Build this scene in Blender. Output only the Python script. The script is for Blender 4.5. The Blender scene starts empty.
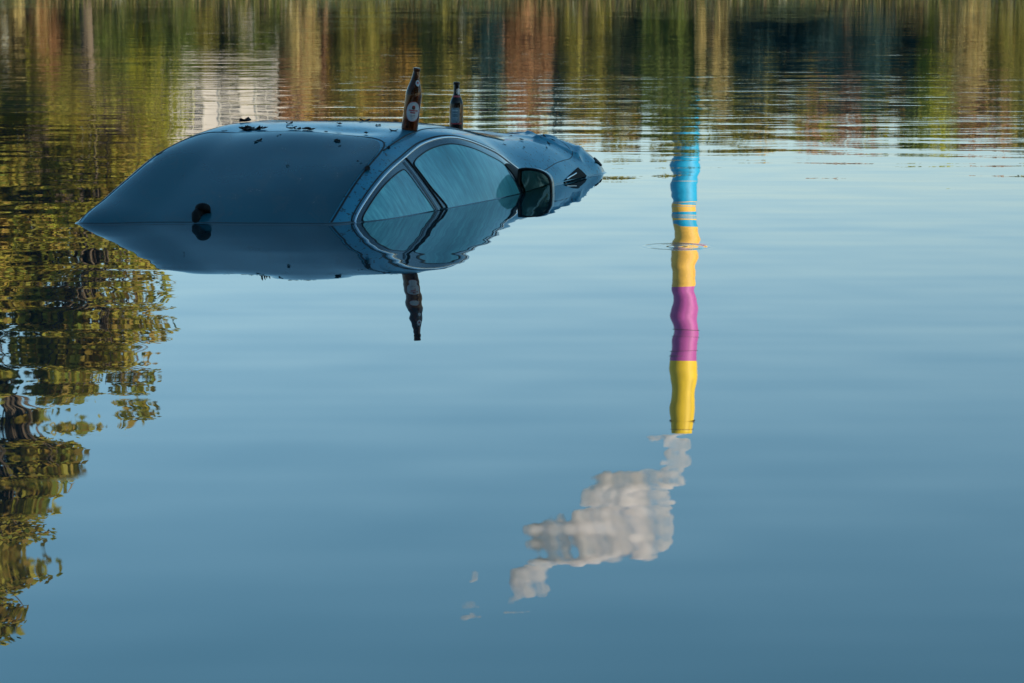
import bpy, bmesh, math, random
import numpy as np
from mathutils import Vector, Matrix
from mathutils.geometry import delaunay_2d_cdt
R = math.radians
random.seed(7)
scene = bpy.context.scene
COL = scene.collection

# ------------------------------------------------------------------ camera, sky, sun, exposure
cam_d = bpy.data.cameras.new('camera')
cam = bpy.data.objects.new('camera', cam_d); COL.objects.link(cam)
cam_d.sensor_width = 36.0; cam_d.lens = 2844.0/1024.0*36.0
PITCH = math.atan((341.5+42)/2844.0)
cam.location = (0, 0, 1.0); cam.rotation_euler = (math.pi/2-PITCH, 0, 0)
cam_d.clip_start = 0.1; cam_d.clip_end = 6000
cam_d.dof.use_dof = True; cam_d.dof.focus_distance = 11.8; cam_d.dof.aperture_fstop = 18
scene.camera = cam

SUN_EL, SUN_AZ = R(19), R(124)          # azimuth measured from +Y towards +X
world = bpy.data.worlds.new('World'); scene.world = world; world.use_nodes = True
wn = world.node_tree.nodes; wl = world.node_tree.links
sky = wn.new('ShaderNodeTexSky'); sky.sky_type = 'NISHITA'; sky.sun_disc = False
sky.sun_elevation = SUN_EL; sky.sun_rotation = SUN_AZ
sky.air_density = 1.0; sky.dust_density = 0.5; sky.ozone_density = 1.6
tint = wn.new('ShaderNodeMix'); tint.data_type = 'RGBA'; tint.blend_type = 'MULTIPLY'; tint.inputs[0].default_value = 1.0
wl.new(sky.outputs[0], tint.inputs[6]); 
tcn = wn.new('ShaderNodeTexCoord'); spz = wn.new('ShaderNodeSeparateXYZ'); grd = wn.new('ShaderNodeValToRGB')
wl.new(tcn.outputs['Generated'], spz.inputs[0]); wl.new(spz.outputs[2], grd.inputs[0]); wl.new(grd.outputs[0], tint.inputs[7])
grd.color_ramp.elements[0].position = .04; grd.color_ramp.elements[0].color = (.87, .91, 1.04, 1)   # warm haze low, clearer teal high
grd.color_ramp.elements[1].position = .26; grd.color_ramp.elements[1].color = (.68, 1.09, 1.11, 1)
wl.new(tint.outputs[2], wn['Background'].inputs[0]); wn['Background'].inputs[1].default_value = 0.126
sun_d = bpy.data.lights.new('sun', 'SUN'); sun = bpy.data.objects.new('sun', sun_d); COL.objects.link(sun)
sun_d.energy = 5.0; sun_d.angle = R(0.55); sun_d.color = (1.0, 0.86, 0.66)
sun_dir = Vector((math.sin(SUN_AZ)*math.cos(SUN_EL), math.cos(SUN_AZ)*math.cos(SUN_EL), math.sin(SUN_EL)))
sun.rotation_euler = sun_dir.to_track_quat('Z', 'Y').to_euler(); sun.location = (20, -15, 30)
vs = scene.view_settings
vs.view_transform = 'Standard'; vs.look = 'None'; vs.exposure = 0.65; vs.gamma = 1.0; vs.use_curve_mapping = False
scene.cycles.max_bounces = 16; scene.cycles.transmission_bounces = 8; scene.cycles.volume_bounces = 16
scene.cycles.glossy_bounces = 6; scene.cycles.caustics_reflective = False; scene.cycles.caustics_refractive = False

# ------------------------------------------------------------------ helpers
def link(o, parent=None):
    COL.objects.link(o)
    if parent: o.parent = parent
    return o
def mesh_obj(name, verts, faces, mat=None, parent=None, smooth=True, uvs=None):
    me = bpy.data.meshes.new(name); me.from_pydata([tuple(map(float, v)) for v in verts], [], faces); me.update()
    if smooth: me.polygons.foreach_set('use_smooth', [True]*len(me.polygons))
    if uvs is not None:
        ul = me.uv_layers.new(name='UVMap')
        for l in me.loops: ul.data[l.index].uv = uvs[l.vertex_index]
    if mat: me.materials.append(mat)
    return link(bpy.data.objects.new(name, me), parent)
def empty(name, loc, rot=(0, 0, 0), label=None, cat=None, group=None):
    o = bpy.data.objects.new(name, None); link(o); o.location = loc; o.rotation_euler = rot; o.empty_display_size = .2
    if label: tag(o, label, cat, group)
    return o
def tag(o, label=None, cat=None, group=None, kind=None):
    if label: o['label'] = label
    if cat: o['category'] = cat
    if group: o['group'] = group
    if kind: o['kind'] = kind
    return o
class MB:
    def __init__(s): s.v = []; s.f = []
    def add(s, v, f):
        n = len(s.v); s.v += [tuple(p) for p in v]; s.f += [tuple(i+n for i in q) for q in f]
    def box(s, c, d, rz=0.0, ry=0.0):
        m = Matrix.Rotation(rz, 3, 'Z') @ Matrix.Rotation(ry, 3, 'Y')
        v = [Vector(c)+m @ Vector((x*d[0]/2, y*d[1]/2, z*d[2]/2)) for x in (-1, 1) for y in (-1, 1) for z in (-1, 1)]
        s.add(v, [(0,1,3,2),(4,6,7,5),(0,4,5,1),(2,3,7,6),(0,2,6,4),(1,5,7,3)])
    def tube(s, pts, rad, n=8, cap=True):
        rings = []
        for i, p in enumerate(pts):
            p = Vector(p); a = Vector(pts[max(i-1, 0)]); b = Vector(pts[min(i+1, len(pts)-1)])
            t = (b-a).normalized(); x = t.cross(Vector((0, 0, 1)))
            if x.length < 1e-3: x = t.cross(Vector((0, 1, 0)))
            x.normalize(); y = t.cross(x); r = rad[i] if hasattr(rad, '__len__') else rad
            rings.append([p+x*r*math.cos(2*math.pi*k/n)+y*r*math.sin(2*math.pi*k/n) for k in range(n)])
        v = [q for r_ in rings for q in r_]; f = []
        for i in range(len(pts)-1):
            for k in range(n): f.append((i*n+k, i*n+(k+1) % n, (i+1)*n+(k+1) % n, (i+1)*n+k))
        if cap: f.append(tuple(range(n))[::-1]); f.append(tuple((len(pts)-1)*n+k for k in range(n)))
        s.add(v, f)
    def lathe(s, prof, n=32, c=(0, 0, 0), close=False):
        v = []; f = []
        for (r, z) in prof:
            for k in range(n): v.append((c[0]+r*math.cos(2*math.pi*k/n), c[1]+r*math.sin(2*math.pi*k/n), c[2]+z))
        m = len(prof)
        for i in range(m-1):
            for k in range(n): f.append((i*n+k, i*n+(k+1) % n, (i+1)*n+(k+1) % n, (i+1)*n+k))
        s.add(v, f)
    def build(s, name, mat=None, parent=None, smooth=True): return mesh_obj(name, s.v, s.f, mat, parent, smooth)

class NT:                                   # small node-tree writer
    def __init__(s, name):
        s.m = bpy.data.materials.new(name); s.m.use_nodes = True; s.t = s.m.node_tree
        s.b = s.t.nodes['Principled BSDF']; s.out = s.t.nodes['Material Output']
    def n(s, kind, **kw):
        x = s.t.nodes.new(kind)
        for k, v in kw.items():
            if k in x.inputs.keys() if isinstance(k, str) else False: x.inputs[k].default_value = v
            else: setattr(x, k, v)
        return x
    def l(s, a, b): s.t.links.new(a, b)
    def setp(s, **kw):
        for k, v in kw.items(): s.b.inputs[k.replace('_', ' ')].default_value = v
    def math(s, op, a, b=None, c=None, clamp=False):
        x = s.t.nodes.new('ShaderNodeMath'); x.operation = op; x.use_clamp = clamp
        for i, q in enumerate((a, b, c)):
            if q is None: continue
            if isinstance(q, (int, float)): x.inputs[i].default_value = q
            else: s.l(q, x.inputs[i])
        return x.outputs[0]
    def coord(s, which='Object', scale=(1, 1, 1), rot=(0, 0, 0), loc=(0, 0, 0)):
        if which == 'World': g = s.t.nodes.new('ShaderNodeNewGeometry'); o = g.outputs['Position']
        else: tc = s.t.nodes.new('ShaderNodeTexCoord'); o = tc.outputs[which]
        mp = s.t.nodes.new('ShaderNodeMapping'); s.l(o, mp.inputs[0])
        mp.inputs['Scale'].default_value = scale; mp.inputs['Rotation'].default_value = rot; mp.inputs['Location'].default_value = loc
        return mp.outputs[0]
    def noise(s, vec, scale=1.0, detail=2.0, rough=0.5, dist=0.0):
        x = s.t.nodes.new('ShaderNodeTexNoise'); s.l(vec, x.inputs['Vector'])
        x.inputs['Scale'].default_value = scale; x.inputs['Detail'].default_value = detail
        x.inputs['Roughness'].default_value = rough; x.inputs['Distortion'].default_value = dist
        return x.outputs['Fac']
    def ramp(s, fac, stops, interp='LINEAR'):
        x = s.t.nodes.new('ShaderNodeValToRGB'); x.color_ramp.interpolation = interp
        el = x.color_ramp.elements
        while len(el) < len(stops): el.new(0.5)
        for e, (p, c) in zip(el, stops):
            e.position = p; e.color = (c, c, c, 1) if isinstance(c, (int, float)) else (*c, 1)
        s.l(fac, x.inputs[0]); return x.outputs[0]
    def bump(s, h, dist=1.0, strength=1.0, to=None):
        x = s.t.nodes.new('ShaderNodeBump'); x.inputs['Distance'].default_value = dist; x.inputs['Strength'].default_value = strength
        s.l(h, x.inputs['Height']); s.l(x.outputs[0], (to or s.b).inputs['Normal']); return x

def plain(name, col, rough=0.5, metal=0.0, coat=0.0, var=0.0, vscale=20.0, bumpd=0.0, ior=1.5):
    m = NT(name); m.setp(Roughness=rough, Metallic=metal, Coat_Weight=coat, IOR=ior); m.b.inputs['Coat Roughness'].default_value = .03
    if var > 0:
        f = m.noise(m.coord('Object'), vscale, 4, .6)
        m.l(m.ramp(f, [(.3, tuple(c*(1-var) for c in col)), (.7, tuple(min(1, c*(1+var)) for c in col))]), m.b.inputs['Base Color'])
        if bumpd: m.bump(f, bumpd)
    else: m.setp(Base_Color=(*col, 1))
    return m.m

# ------------------------------------------------------------------ water
WATER = []
def make_water():
    m = NT('pond_water'); WATER.append(m.m); m.setp(Base_Color=(.004, .022, .030, 1), Roughness=0.0, IOR=1.45, Specular_IOR_Level=0.5)
    g = m.t.nodes.new('ShaderNodeNewGeometry'); sep = m.t.nodes.new('ShaderNodeSeparateXYZ'); m.l(g.outputs['Position'], sep.inputs[0])
    X, Y = sep.outputs[0], sep.outputs[1]
    far = m.ramp(m.math('MULTIPLY', Y, 1/60.), [(11/60., 0.0), (15.5/60., .45), (22/60., 1.0), (45/60., .75)])
    farpatch = m.ramp(m.noise(m.coord('World', (.05, .16, 1)), 1.0, 2, .5), [(.34, .45), (.62, 1.0)])
    far = m.math('MULTIPLY', far, farpatch)
    # slow rounded undulation over the whole pond
    a1 = m.math('MULTIPLY', m.noise(m.coord('World', (2.3, 1.55, 1), rot=(0, 0, .15)), 1.0, 1, .3), WAVE_A)
    a2 = m.math('MULTIPLY', m.noise(m.coord('World', (.8, 3.1, 1), rot=(0, 0, -.08)), 1.0, 1, .4), WAVE_A2)
    a = m.math('ADD', a1, a2)
    b = m.math('MULTIPLY', m.noise(m.coord('World', (.10, .42, 1), rot=(0, 0, .04)), 1.0, 1, .4), WAVE_B)
    c1 = m.math('MULTIPLY', m.noise(m.coord('World', (.55, 2.6, 1), rot=(0, 0, -.05)), 1.0, 3, .55, .3), WAVE_C)
    c2 = m.math('MULTIPLY', m.noise(m.coord('World', (1.3, 4.6, 1), rot=(0, 0, .08)), 1.0, 3, .6), WAVE_D)
    c = m.math('MULTIPLY', m.math('ADD', c1, c2), far)
    h = m.math('ADD', m.math('ADD', a, b), c)
    # small ring where an insect touched the surface
    rx = m.math('SUBTRACT', X, RING[0]); ry = m.math('SUBTRACT', Y, RING[1])
    r = m.math('SQRT', m.math('ADD', m.math('MULTIPLY', rx, rx), m.math('MULTIPLY', ry, ry)))
    wv = m.math('SINE', m.math('MULTIPLY', r, 2*math.pi/.034))
    env = m.ramp(m.math('MULTIPLY', r, 4.0), [(.0, .3), (.30, .25), (.46, 1.0), (.56, 0.0)])
    ring = m.math('MULTIPLY', m.math('MULTIPLY', wv, env), .00022)
    h = m.math('ADD', h, ring)
    # faint film lines lying on the surface
    film = m.ramp(m.noise(m.coord('World', (.20, 1.1, 1), rot=(0, 0, .05)), 1.0, 2, .5, .8), [(.492, 0.0), (.5, 1.0), (.508, 0.0)])
    near = m.ramp(m.math('MULTIPLY', Y, .1), [(.42, 0.0), (.5, 1.0), (.75, .6), (.9, 0.0)])
    fm = m.math('MULTIPLY', m.math('MULTIPLY', film, near), .04)
    m.l(fm, m.b.inputs['Roughness'])
    m.bump(h, 1.0)
    # one sheet out to the far bank and past the sides
    xs = [-400, -120, -30, -8, 8, 30, 120, 400]; ys = [-14, -4, 3, 10, 20, 40, 70, 100.5, 104]
    v = [(x, y, 0) for y in ys for x in xs]; n = len(xs)
    f = [(j*n+i, j*n+i+1, (j+1)*n+i+1, (j+1)*n+i) for j in range(len(ys)-1) for i in range(n-1)]
    o = mesh_obj('water', v, f, m.m, smooth=False)
    return tag(o, 'calm blue pond water mirroring sky and autumn trees', None, None, 'structure')
WAVE_A2 = .0011
WAVE_A, WAVE_B, WAVE_C, WAVE_D = .0033, .0045, .0055, .0018
RING = (.575, 9.90)
make_water()
#SURF-BEGIN
CAR_O=(-1.10,10.80); CAR_TH=math.radians(17)
FX,FY=math.sin(CAR_TH),math.cos(CAR_TH); RX,RY=FY,-FX
# one row per cross-section of the body: u, then (v, z) from left underwater edge to right underwater edge
ROWS=[
 # u     left low        left water      left rail      left mid       centre        right mid      right rail    window top     belt/water     right low
 (-.75,(-.62,-.70),(-.58,-.62),(-.46,-.42),(-.25,-.40),(0,-.39),(.22,-.41),(.40,-.45),(.46,-.51),(.52,-.63),(.56,-.76)),
 (-.45,(-.66,-.50),(-.60,-.40),(-.47,-.175),(-.25,-.180),(0,-.20),(.22,-.22),(.405,-.245),(.46,-.30),(.53,-.43),(.58,-.61)),
 (-.21,(-.70,-.40),(-.60,-.22),(-.515,-.010),(-.25,-.048),(0,-.078),(.22,-.103),(.415,-.128),(.47,-.173),(.55,-.29),(.62,-.46)),
 (0.05,(-.72,-.35),(-.61,-.08),(-.510,.080),(-.25,.057),(0,.043),(.22,.023),(.420,-.008),(.475,-.050),(.57,-.17),(.66,-.39)),
 (0.25,(-.73,-.32),(-.62,-.02),(-.498,.147),(-.25,.138),(0,.127),(.22,.111),(.420,.089),(.478,.053),(.585,-.09),(.68,-.34)),
 (0.50,(-.74,-.30),(-.64,.02),(-.480,.227),(-.25,.223),(0,.217),(.22,.209),(.412,.192),(.474,.150),(.60,-.05),(.70,-.32)),
 (0.75,(-.74,-.30),(-.66,.03),(-.465,.272),(-.25,.285),(0,.288),(.22,.279),(.400,.256),(.466,.204),(.62,-.02),(.71,-.31)),
 (1.00,(-.75,-.30),(-.68,.04),(-.455,.293),(-.25,.308),(0,.311),(.22,.302),(.392,.286),(.466,.242),(.645,-.02),(.72,-.31)),
 (1.30,(-.76,-.30),(-.70,.04),(-.470,.290),(-.25,.312),(0,.315),(.22,.305),(.420,.289),(.530,.243),(.675,-.02),(.73,-.31)),
 (1.60,(-.77,-.30),(-.72,.04),(-.500,.268),(-.25,.294),(0,.300),(.22,.296),(.450,.262),(.575,.180),(.695,-.02),(.74,-.31)),
 (1.85,(-.77,-.30),(-.73,.04),(-.540,.225),(-.25,.266),(0,.274),(.22,.268),(.480,.222),(.612,.096),(.71,-.02),(.75,-.31)),
 (2.10,(-.77,-.30),(-.74,.04),(-.580,.190),(-.25,.238),(0,.246),(.22,.236),(.490,.190),(.640,.088),(.715,-.02),(.76,-.31)),
 (2.40,(-.77,-.30),(-.74,.02),(-.580,.165),(-.25,.215),(0,.224),(.22,.215),(.510,.176),(.650,.090),(.722,-.01),(.77,-.31)),
 (2.65,(-.77,-.32),(-.74,-.02),(-.580,.130),(-.25,.185),(0,.198),(.22,.198),(.520,.166),(.655,.085),(.720,0.0),(.76,-.31)),
 (2.85,(-.76,-.35),(-.72,-.10),(-.560,.060),(-.25,.125),(0,.158),(.22,.162),(.530,.147),(.665,.074),(.728,-.005),(.75,-.32)),
 (3.00,(-.74,-.45),(-.68,-.25),(-.520,-.04),(-.25,.010),(0,.040),(.22,.065),(.520,.085),(.625,.020),(.69,-.06),(.71,-.38)),
 (3.12,(-.70,-.60),(-.62,-.50),(-.480,-.40),(-.25,-.300),(0,-.260),(.22,-.240),(.440,-.22),(.540,-.28),(.600,-.36),(.64,-.58)),
]
def _prep():
    U=np.array([r[0] for r in ROWS],float)
    A=np.array([[c for c in r[1:]] for r in ROWS],float)   # n x 10 x 2
    # monotone-ish slopes (finite difference, limited) along u
    n=len(U); M=np.zeros_like(A)
    d=(A[1:]-A[:-1])/(U[1:]-U[:-1])[:,None,None]
    for i in range(1,n-1):
        h0=U[i]-U[i-1]; h1=U[i+1]-U[i]
        M[i]=(d[i-1]*h1+d[i]*h0)/(h0+h1)
    M[0]=d[0]; M[-1]=d[-1]
    return U,A,M
SU,SA,SM=_prep()
def row_at(u):
    u=min(max(u,SU[0]),SU[-1]-1e-9)
    i=int(np.searchsorted(SU,u,side='right'))-1; i=min(i,len(SU)-2)
    h=SU[i+1]-SU[i]; t=(u-SU[i])/h
    a=2*t**3-3*t**2+1; b=t**3-2*t**2+t; c=-2*t**3+3*t**2; e=t**3-t**2
    return a*SA[i]+b*h*SM[i]+c*SA[i+1]+e*h*SM[i+1]
def surf_uv(u,t):
    # t: -5 .. 4 ; -5 left low, -1 centre ... index k = t+5 ; centre is t=-1
    R=row_at(u); k=min(max(t+5.0,0.0),8.99999); i=int(k); f=k-i
    p=[R[max(i-1,0)],R[i],R[i+1],R[min(i+2,9)]]
    def T(j): # nonuniform spacing keeps corners from overshooting
        return max(np.hypot(*(p[j+1]-p[j])),1e-6)**0.5
    t0,t1,t2=T(0) if i>0 else T(1),T(1),T(2) if i<8 else T(1)
    d1=(p[2]-p[1])
    m1=t1*((p[1]-p[0])/t0-(p[2]-p[0])/(t0+t1)+d1/t1) if i>0 else d1
    m2=t1*(d1/t1-(p[3]-p[1])/(t1+t2)+(p[3]-p[2])/t2) if i<8 else d1
    a=2*f**3-3*f**2+1; b=f**3-2*f**2+f; c=-2*f**3+3*f**2; e=f**3-f**2
    q=a*p[1]+b*m1+c*p[2]+e*m2
    return q
def car_pt(u,t,off=0.0):
    q=surf_uv(u,t); v,z=q
    P=np.array([CAR_O[0]+u*FX+v*RX, CAR_O[1]+u*FY+v*RY, z])
    if off:
        e=1e-3
        N=np.cross(car_pt(u+e,t)-P, car_pt(u,t+e)-P); N/=-np.linalg.norm(N)+1e-12
        P=P+N*off
    return P
#SURF-END

# ------------------------------------------------------------------ ground on both shores
def ground_mat():
    m = NT('bank_grass_soil'); m.setp(Roughness=.9)
    f = m.noise(m.coord('World', (.3, .3, .3)), 1.0, 5, .6)
    m.l(m.ramp(f, [(.3, (.05, .045, .02)), (.5, (.07, .10, .025)), (.7, (.12, .14, .04))]), m.b.inputs['Base Color']); m.bump(f, .2)
    return m.m
GM = ground_mat()
def terrain(name, ys, zs, label):
    xs = [-900, -400, -200]+list(range(-100, 101, 10))+[200, 400, 900]
    v = []
    for y, z in zip(ys, zs):
        for x in xs: v.append((x, y+(.5*math.sin(x*.21)+.3*math.sin(x*.6+1)), z+(.08*math.sin(x*.37+y) if z > 0 else 0)))
    n = len(xs); f = [(j*n+i, j*n+i+1, (j+1)*n+i+1, (j+1)*n+i) for j in range(len(ys)-1) for i in range(n-1)]
    tag(mesh_obj(name, v, f, GM), label, None, None, 'structure')
terrain('far_bank', [98.5, 100.5, 102, 106, 115, 140, 200, 600, 3000], [-.6, .02, .35, .6, .8, 1.2, 2.5, 6, 12], 'grassy far bank of the pond rising gently behind the water')
terrain('near_bank', [-1500, -300, -40, -14, -9, -7], [6, 4, 1.6, 1.0, .35, -.6], 'grassy near bank behind the camera')

# ------------------------------------------------------------------ grass fringe of the far bank
def leaf_mat(name, cols, trans=.48):
    m = NT(name)
    g = m.t.nodes.new('ShaderNodeNewGeometry')
    n = len(cols); c = m.ramp(g.outputs['Random Per Island'], [(i/(n-1), c) for i, c in enumerate(cols)])
    m.l(c, m.b.inputs['Base Color']); m.setp(Roughness=.6, Specular_IOR_Level=.3)
    tr = m.t.nodes.new('ShaderNodeBsdfTranslucent'); m.l(c, tr.inputs[0])
    mx = m.t.nodes.new('ShaderNodeMixShader'); mx.inputs[0].default_value = trans
    m.l(m.b.outputs[0], mx.inputs[1]); m.l(tr.outputs[0], mx.inputs[2]); m.l(mx.outputs[0], m.out.inputs[0])
    return m.m
def grass_fringe():
    rs = np.random.RandomState(3); v = []; f = []
    for i in range(9000):
        x = rs.uniform(-34, 34); y = rs.uniform(101.2, 104.5); h = rs.uniform(.15, .55)*(1+.6*math.sin(x*.8)*math.sin(x*.31+1)); w = rs.uniform(.03, .08)
        a = rs.uniform(0, 6.28); dx, dy = w*math.cos(a), w*math.sin(a); lx, ly = rs.normal(0, .12, 2); n = len(v); z = .2
        v += [(x-dx, y-dy, z), (x+dx, y+dy, z), (x+lx, y+ly, z+h)]; f.append((n, n+1, n+2))
    o = mesh_obj('bank_grass', v, f, leaf_mat('grass_blades', [(.09, .10, .03), (.15, .16, .045), (.26, .20, .09), (.12, .09, .05)]), smooth=False)
    tag(o, 'tall green and straw coloured grass along the far water edge', 'grass', None, 'stuff')
grass_fringe()

# ------------------------------------------------------------------ trees
BARK = plain('bark', (.10, .075, .05), .9, var=.35, vscale=3)
PAL = {
 'golden': [(.20, .23, .02), (.45, .46, .05), (.58, .52, .06), (.28, .33, .04)],
 'olive':  [(0.122, 0.133, 0.024), (0.271, 0.265, 0.047), (0.435, 0.361, 0.083), (0.190, 0.193, 0.035)],
 'green':  [(0.068, 0.108, 0.024), (0.136, 0.193, 0.035), (0.231, 0.265, 0.059), (0.108, 0.145, 0.035)],
 'rust':   [(0.299, 0.156, 0.071), (0.515, 0.276, 0.142), (0.611, 0.361, 0.177), (0.299, 0.193, 0.083)],
 'orange': [(0.353, 0.205, 0.035), (0.620, 0.386, 0.071), (0.620, 0.397, 0.083), (0.353, 0.253, 0.047)],
 'dark':   [(.018, .055, .062), (.03, .08, .085), (.045, .10, .095), (.022, .06, .062)],
 'autumn': [(.28, .29, .03), (.47, .43, .06), (.42, .27, .06), (.20, .26, .04)],
 'straw':  [(0.515, 0.386, 0.165), (0.620, 0.529, 0.260), (0.570, 0.457, 0.189), (0.380, 0.337, 0.118)],
}
LM = {k: leaf_mat('leaves_'+k, v) for k, v in PAL.items()}
def tree_meshes(seed, n_leaf, leaf, shape, clumps=26, flat=.75, wide=1.0, lz=1.0, droop=0.0):
    """unit tree: height 1, crown half width .5 ; returns trunk MB and leaf verts/faces"""
    rs = np.random.RandomState(seed); tb = MB()
    H = 1.0; th = 0.82 if shape != 'bush' else .6
    tp = [(0, 0, -.03)]; x = y = 0
    for i in range(1, 8):
        x += rs.normal(0, .012); y += rs.normal(0, .012); tp.append((x, y, th*i/7))
    tb.tube(tp, [.030*(1-.86*i/7) for i in range(8)], 8)
    cs = []
    for c in range(clumps):
        h = rs.uniform(.10 if shape in ('bush', 'column') else .22, .97)
        if shape == 'round': w = .5*math.sqrt(max(.04, 1-((h-.58)/.46)**2))
        elif shape == 'column': w = .5*min(1, (1.02-h)*2.6)*min(1, .55+h*1.6)
        elif shape == 'cone': w = .5*(1.03-h)
        else: w = .5*math.sqrt(max(.05, 1-(h*.95)**2))
        a = rs.uniform(0, 6.283); rr = w*rs.uniform(.25, .88)
        c3 = np.array([rr*math.cos(a), rr*math.sin(a), h]); cs.append((c3, rs.uniform(.07, .15)*(1 if shape != 'cone' else .7)))
        k = min(7, max(1, int(h*.75/th*7))); b = tp[k]
        if b[2] > h-.03: b = tp[max(1, k-2)]
        mid = (b[0]*.5+c3[0]*.5, b[1]*.5+c3[1]*.5, b[2]*.45+c3[2]*.55-.01)
        tb.tube([b, mid, tuple(c3)], [.010, .006, .002], 5)
        for q in range(3):
            e = c3+rs.normal(0, 1, 3)*np.array([.05, .05, .018]); tb.tube([mid, tuple((np.array(mid)+e)/2+rs.normal(0, .01, 3)), tuple(e)], [.004, .003, .001], 4)
    V = []; F = []
    for i in range(n_leaf):
        c3, r = cs[rs.randint(len(cs))]
        d = rs.normal(0, 1, 3); d /= np.linalg.norm(d)+1e-9
        p = c3+d*r*rs.uniform(.15, 1)**.6*np.array([wide, wide, flat]); p[2] -= droop*rs.uniform(0, 1)*r
        if p[2] < .02: p[2] = .02+rs.uniform(0, .05)
        a = rs.normal(0, 1, 3); a /= np.linalg.norm(a)+1e-9; b = np.cross(a, rs.normal(0, 1, 3)); b /= np.linalg.norm(b)+1e-9
        a = a*np.array([1, 1, lz]); b = b*np.array([1, 1, lz]); s = leaf*rs.uniform(.6, 1.3); n = len(V)
        V += [p-a*s, p+b*s*.55, p+a*s, p-b*s*.55]; F.append((n, n+1, n+2, n+3))
    return tb, V, F
KINDS = {}
def tree_kind(key, seed, n_leaf, leaf, shape, **kw):
    tb, V, F = tree_meshes(seed, n_leaf, leaf, shape, **kw)
    t = bpy.data.meshes.new('trunk_'+key); t.from_pydata(tb.v, [], tb.f); t.materials.append(BARK); t.polygons.foreach_set('use_smooth', [True]*len(t.polygons))
    c = bpy.data.meshes.new('crown_'+key); c.from_pydata([tuple(p) for p in V], [], F)
    KINDS[key] = (t, c)
tree_kind('round_a', 1, 3200, .030, 'round', clumps=40)
tree_kind('round_b', 2, 3200, .028, 'round', clumps=34)
tree_kind('column_a', 3, 3200, .026, 'column', clumps=44)
tree_kind('cone_a', 4, 4200, .028, 'cone', clumps=60)
tree_kind('bush_a', 5, 3400, .040, 'bush', clumps=44)
tree_kind('tall_fine', 11, 30000, .021, 'column', clumps=120, flat=.26, wide=1.15, lz=.34)
tree_kind('airy_fine', 12, 16000, .021, 'round', clumps=85, flat=.30, wide=1.05, lz=.45)
tree_kind('near_round', 13, 14000, .022, 'round', clumps=80)
def tree(key, pal, x, y, h, w, z0, label, group='trees on the far bank', name=None, rz=None):
    t, c = KINDS[key]
    root = empty(name or ('bush' if key.startswith('bush') else 'tree'), (x, y, z0), (0, 0, random.uniform(0, 6.28) if rz is None else rz), label, 'bush' if key.startswith('bush') else 'tree', group)
    root.scale = (w, w, h)
    link(bpy.data.objects.new('trunk', t), root)
    co = link(bpy.data.objects.new('crown', c), root)
    if not c.materials: c.materials.append(LM[pal])
    co.material_slots[0].link = 'OBJECT'; co.material_slots[0].material = LM[pal]
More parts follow.
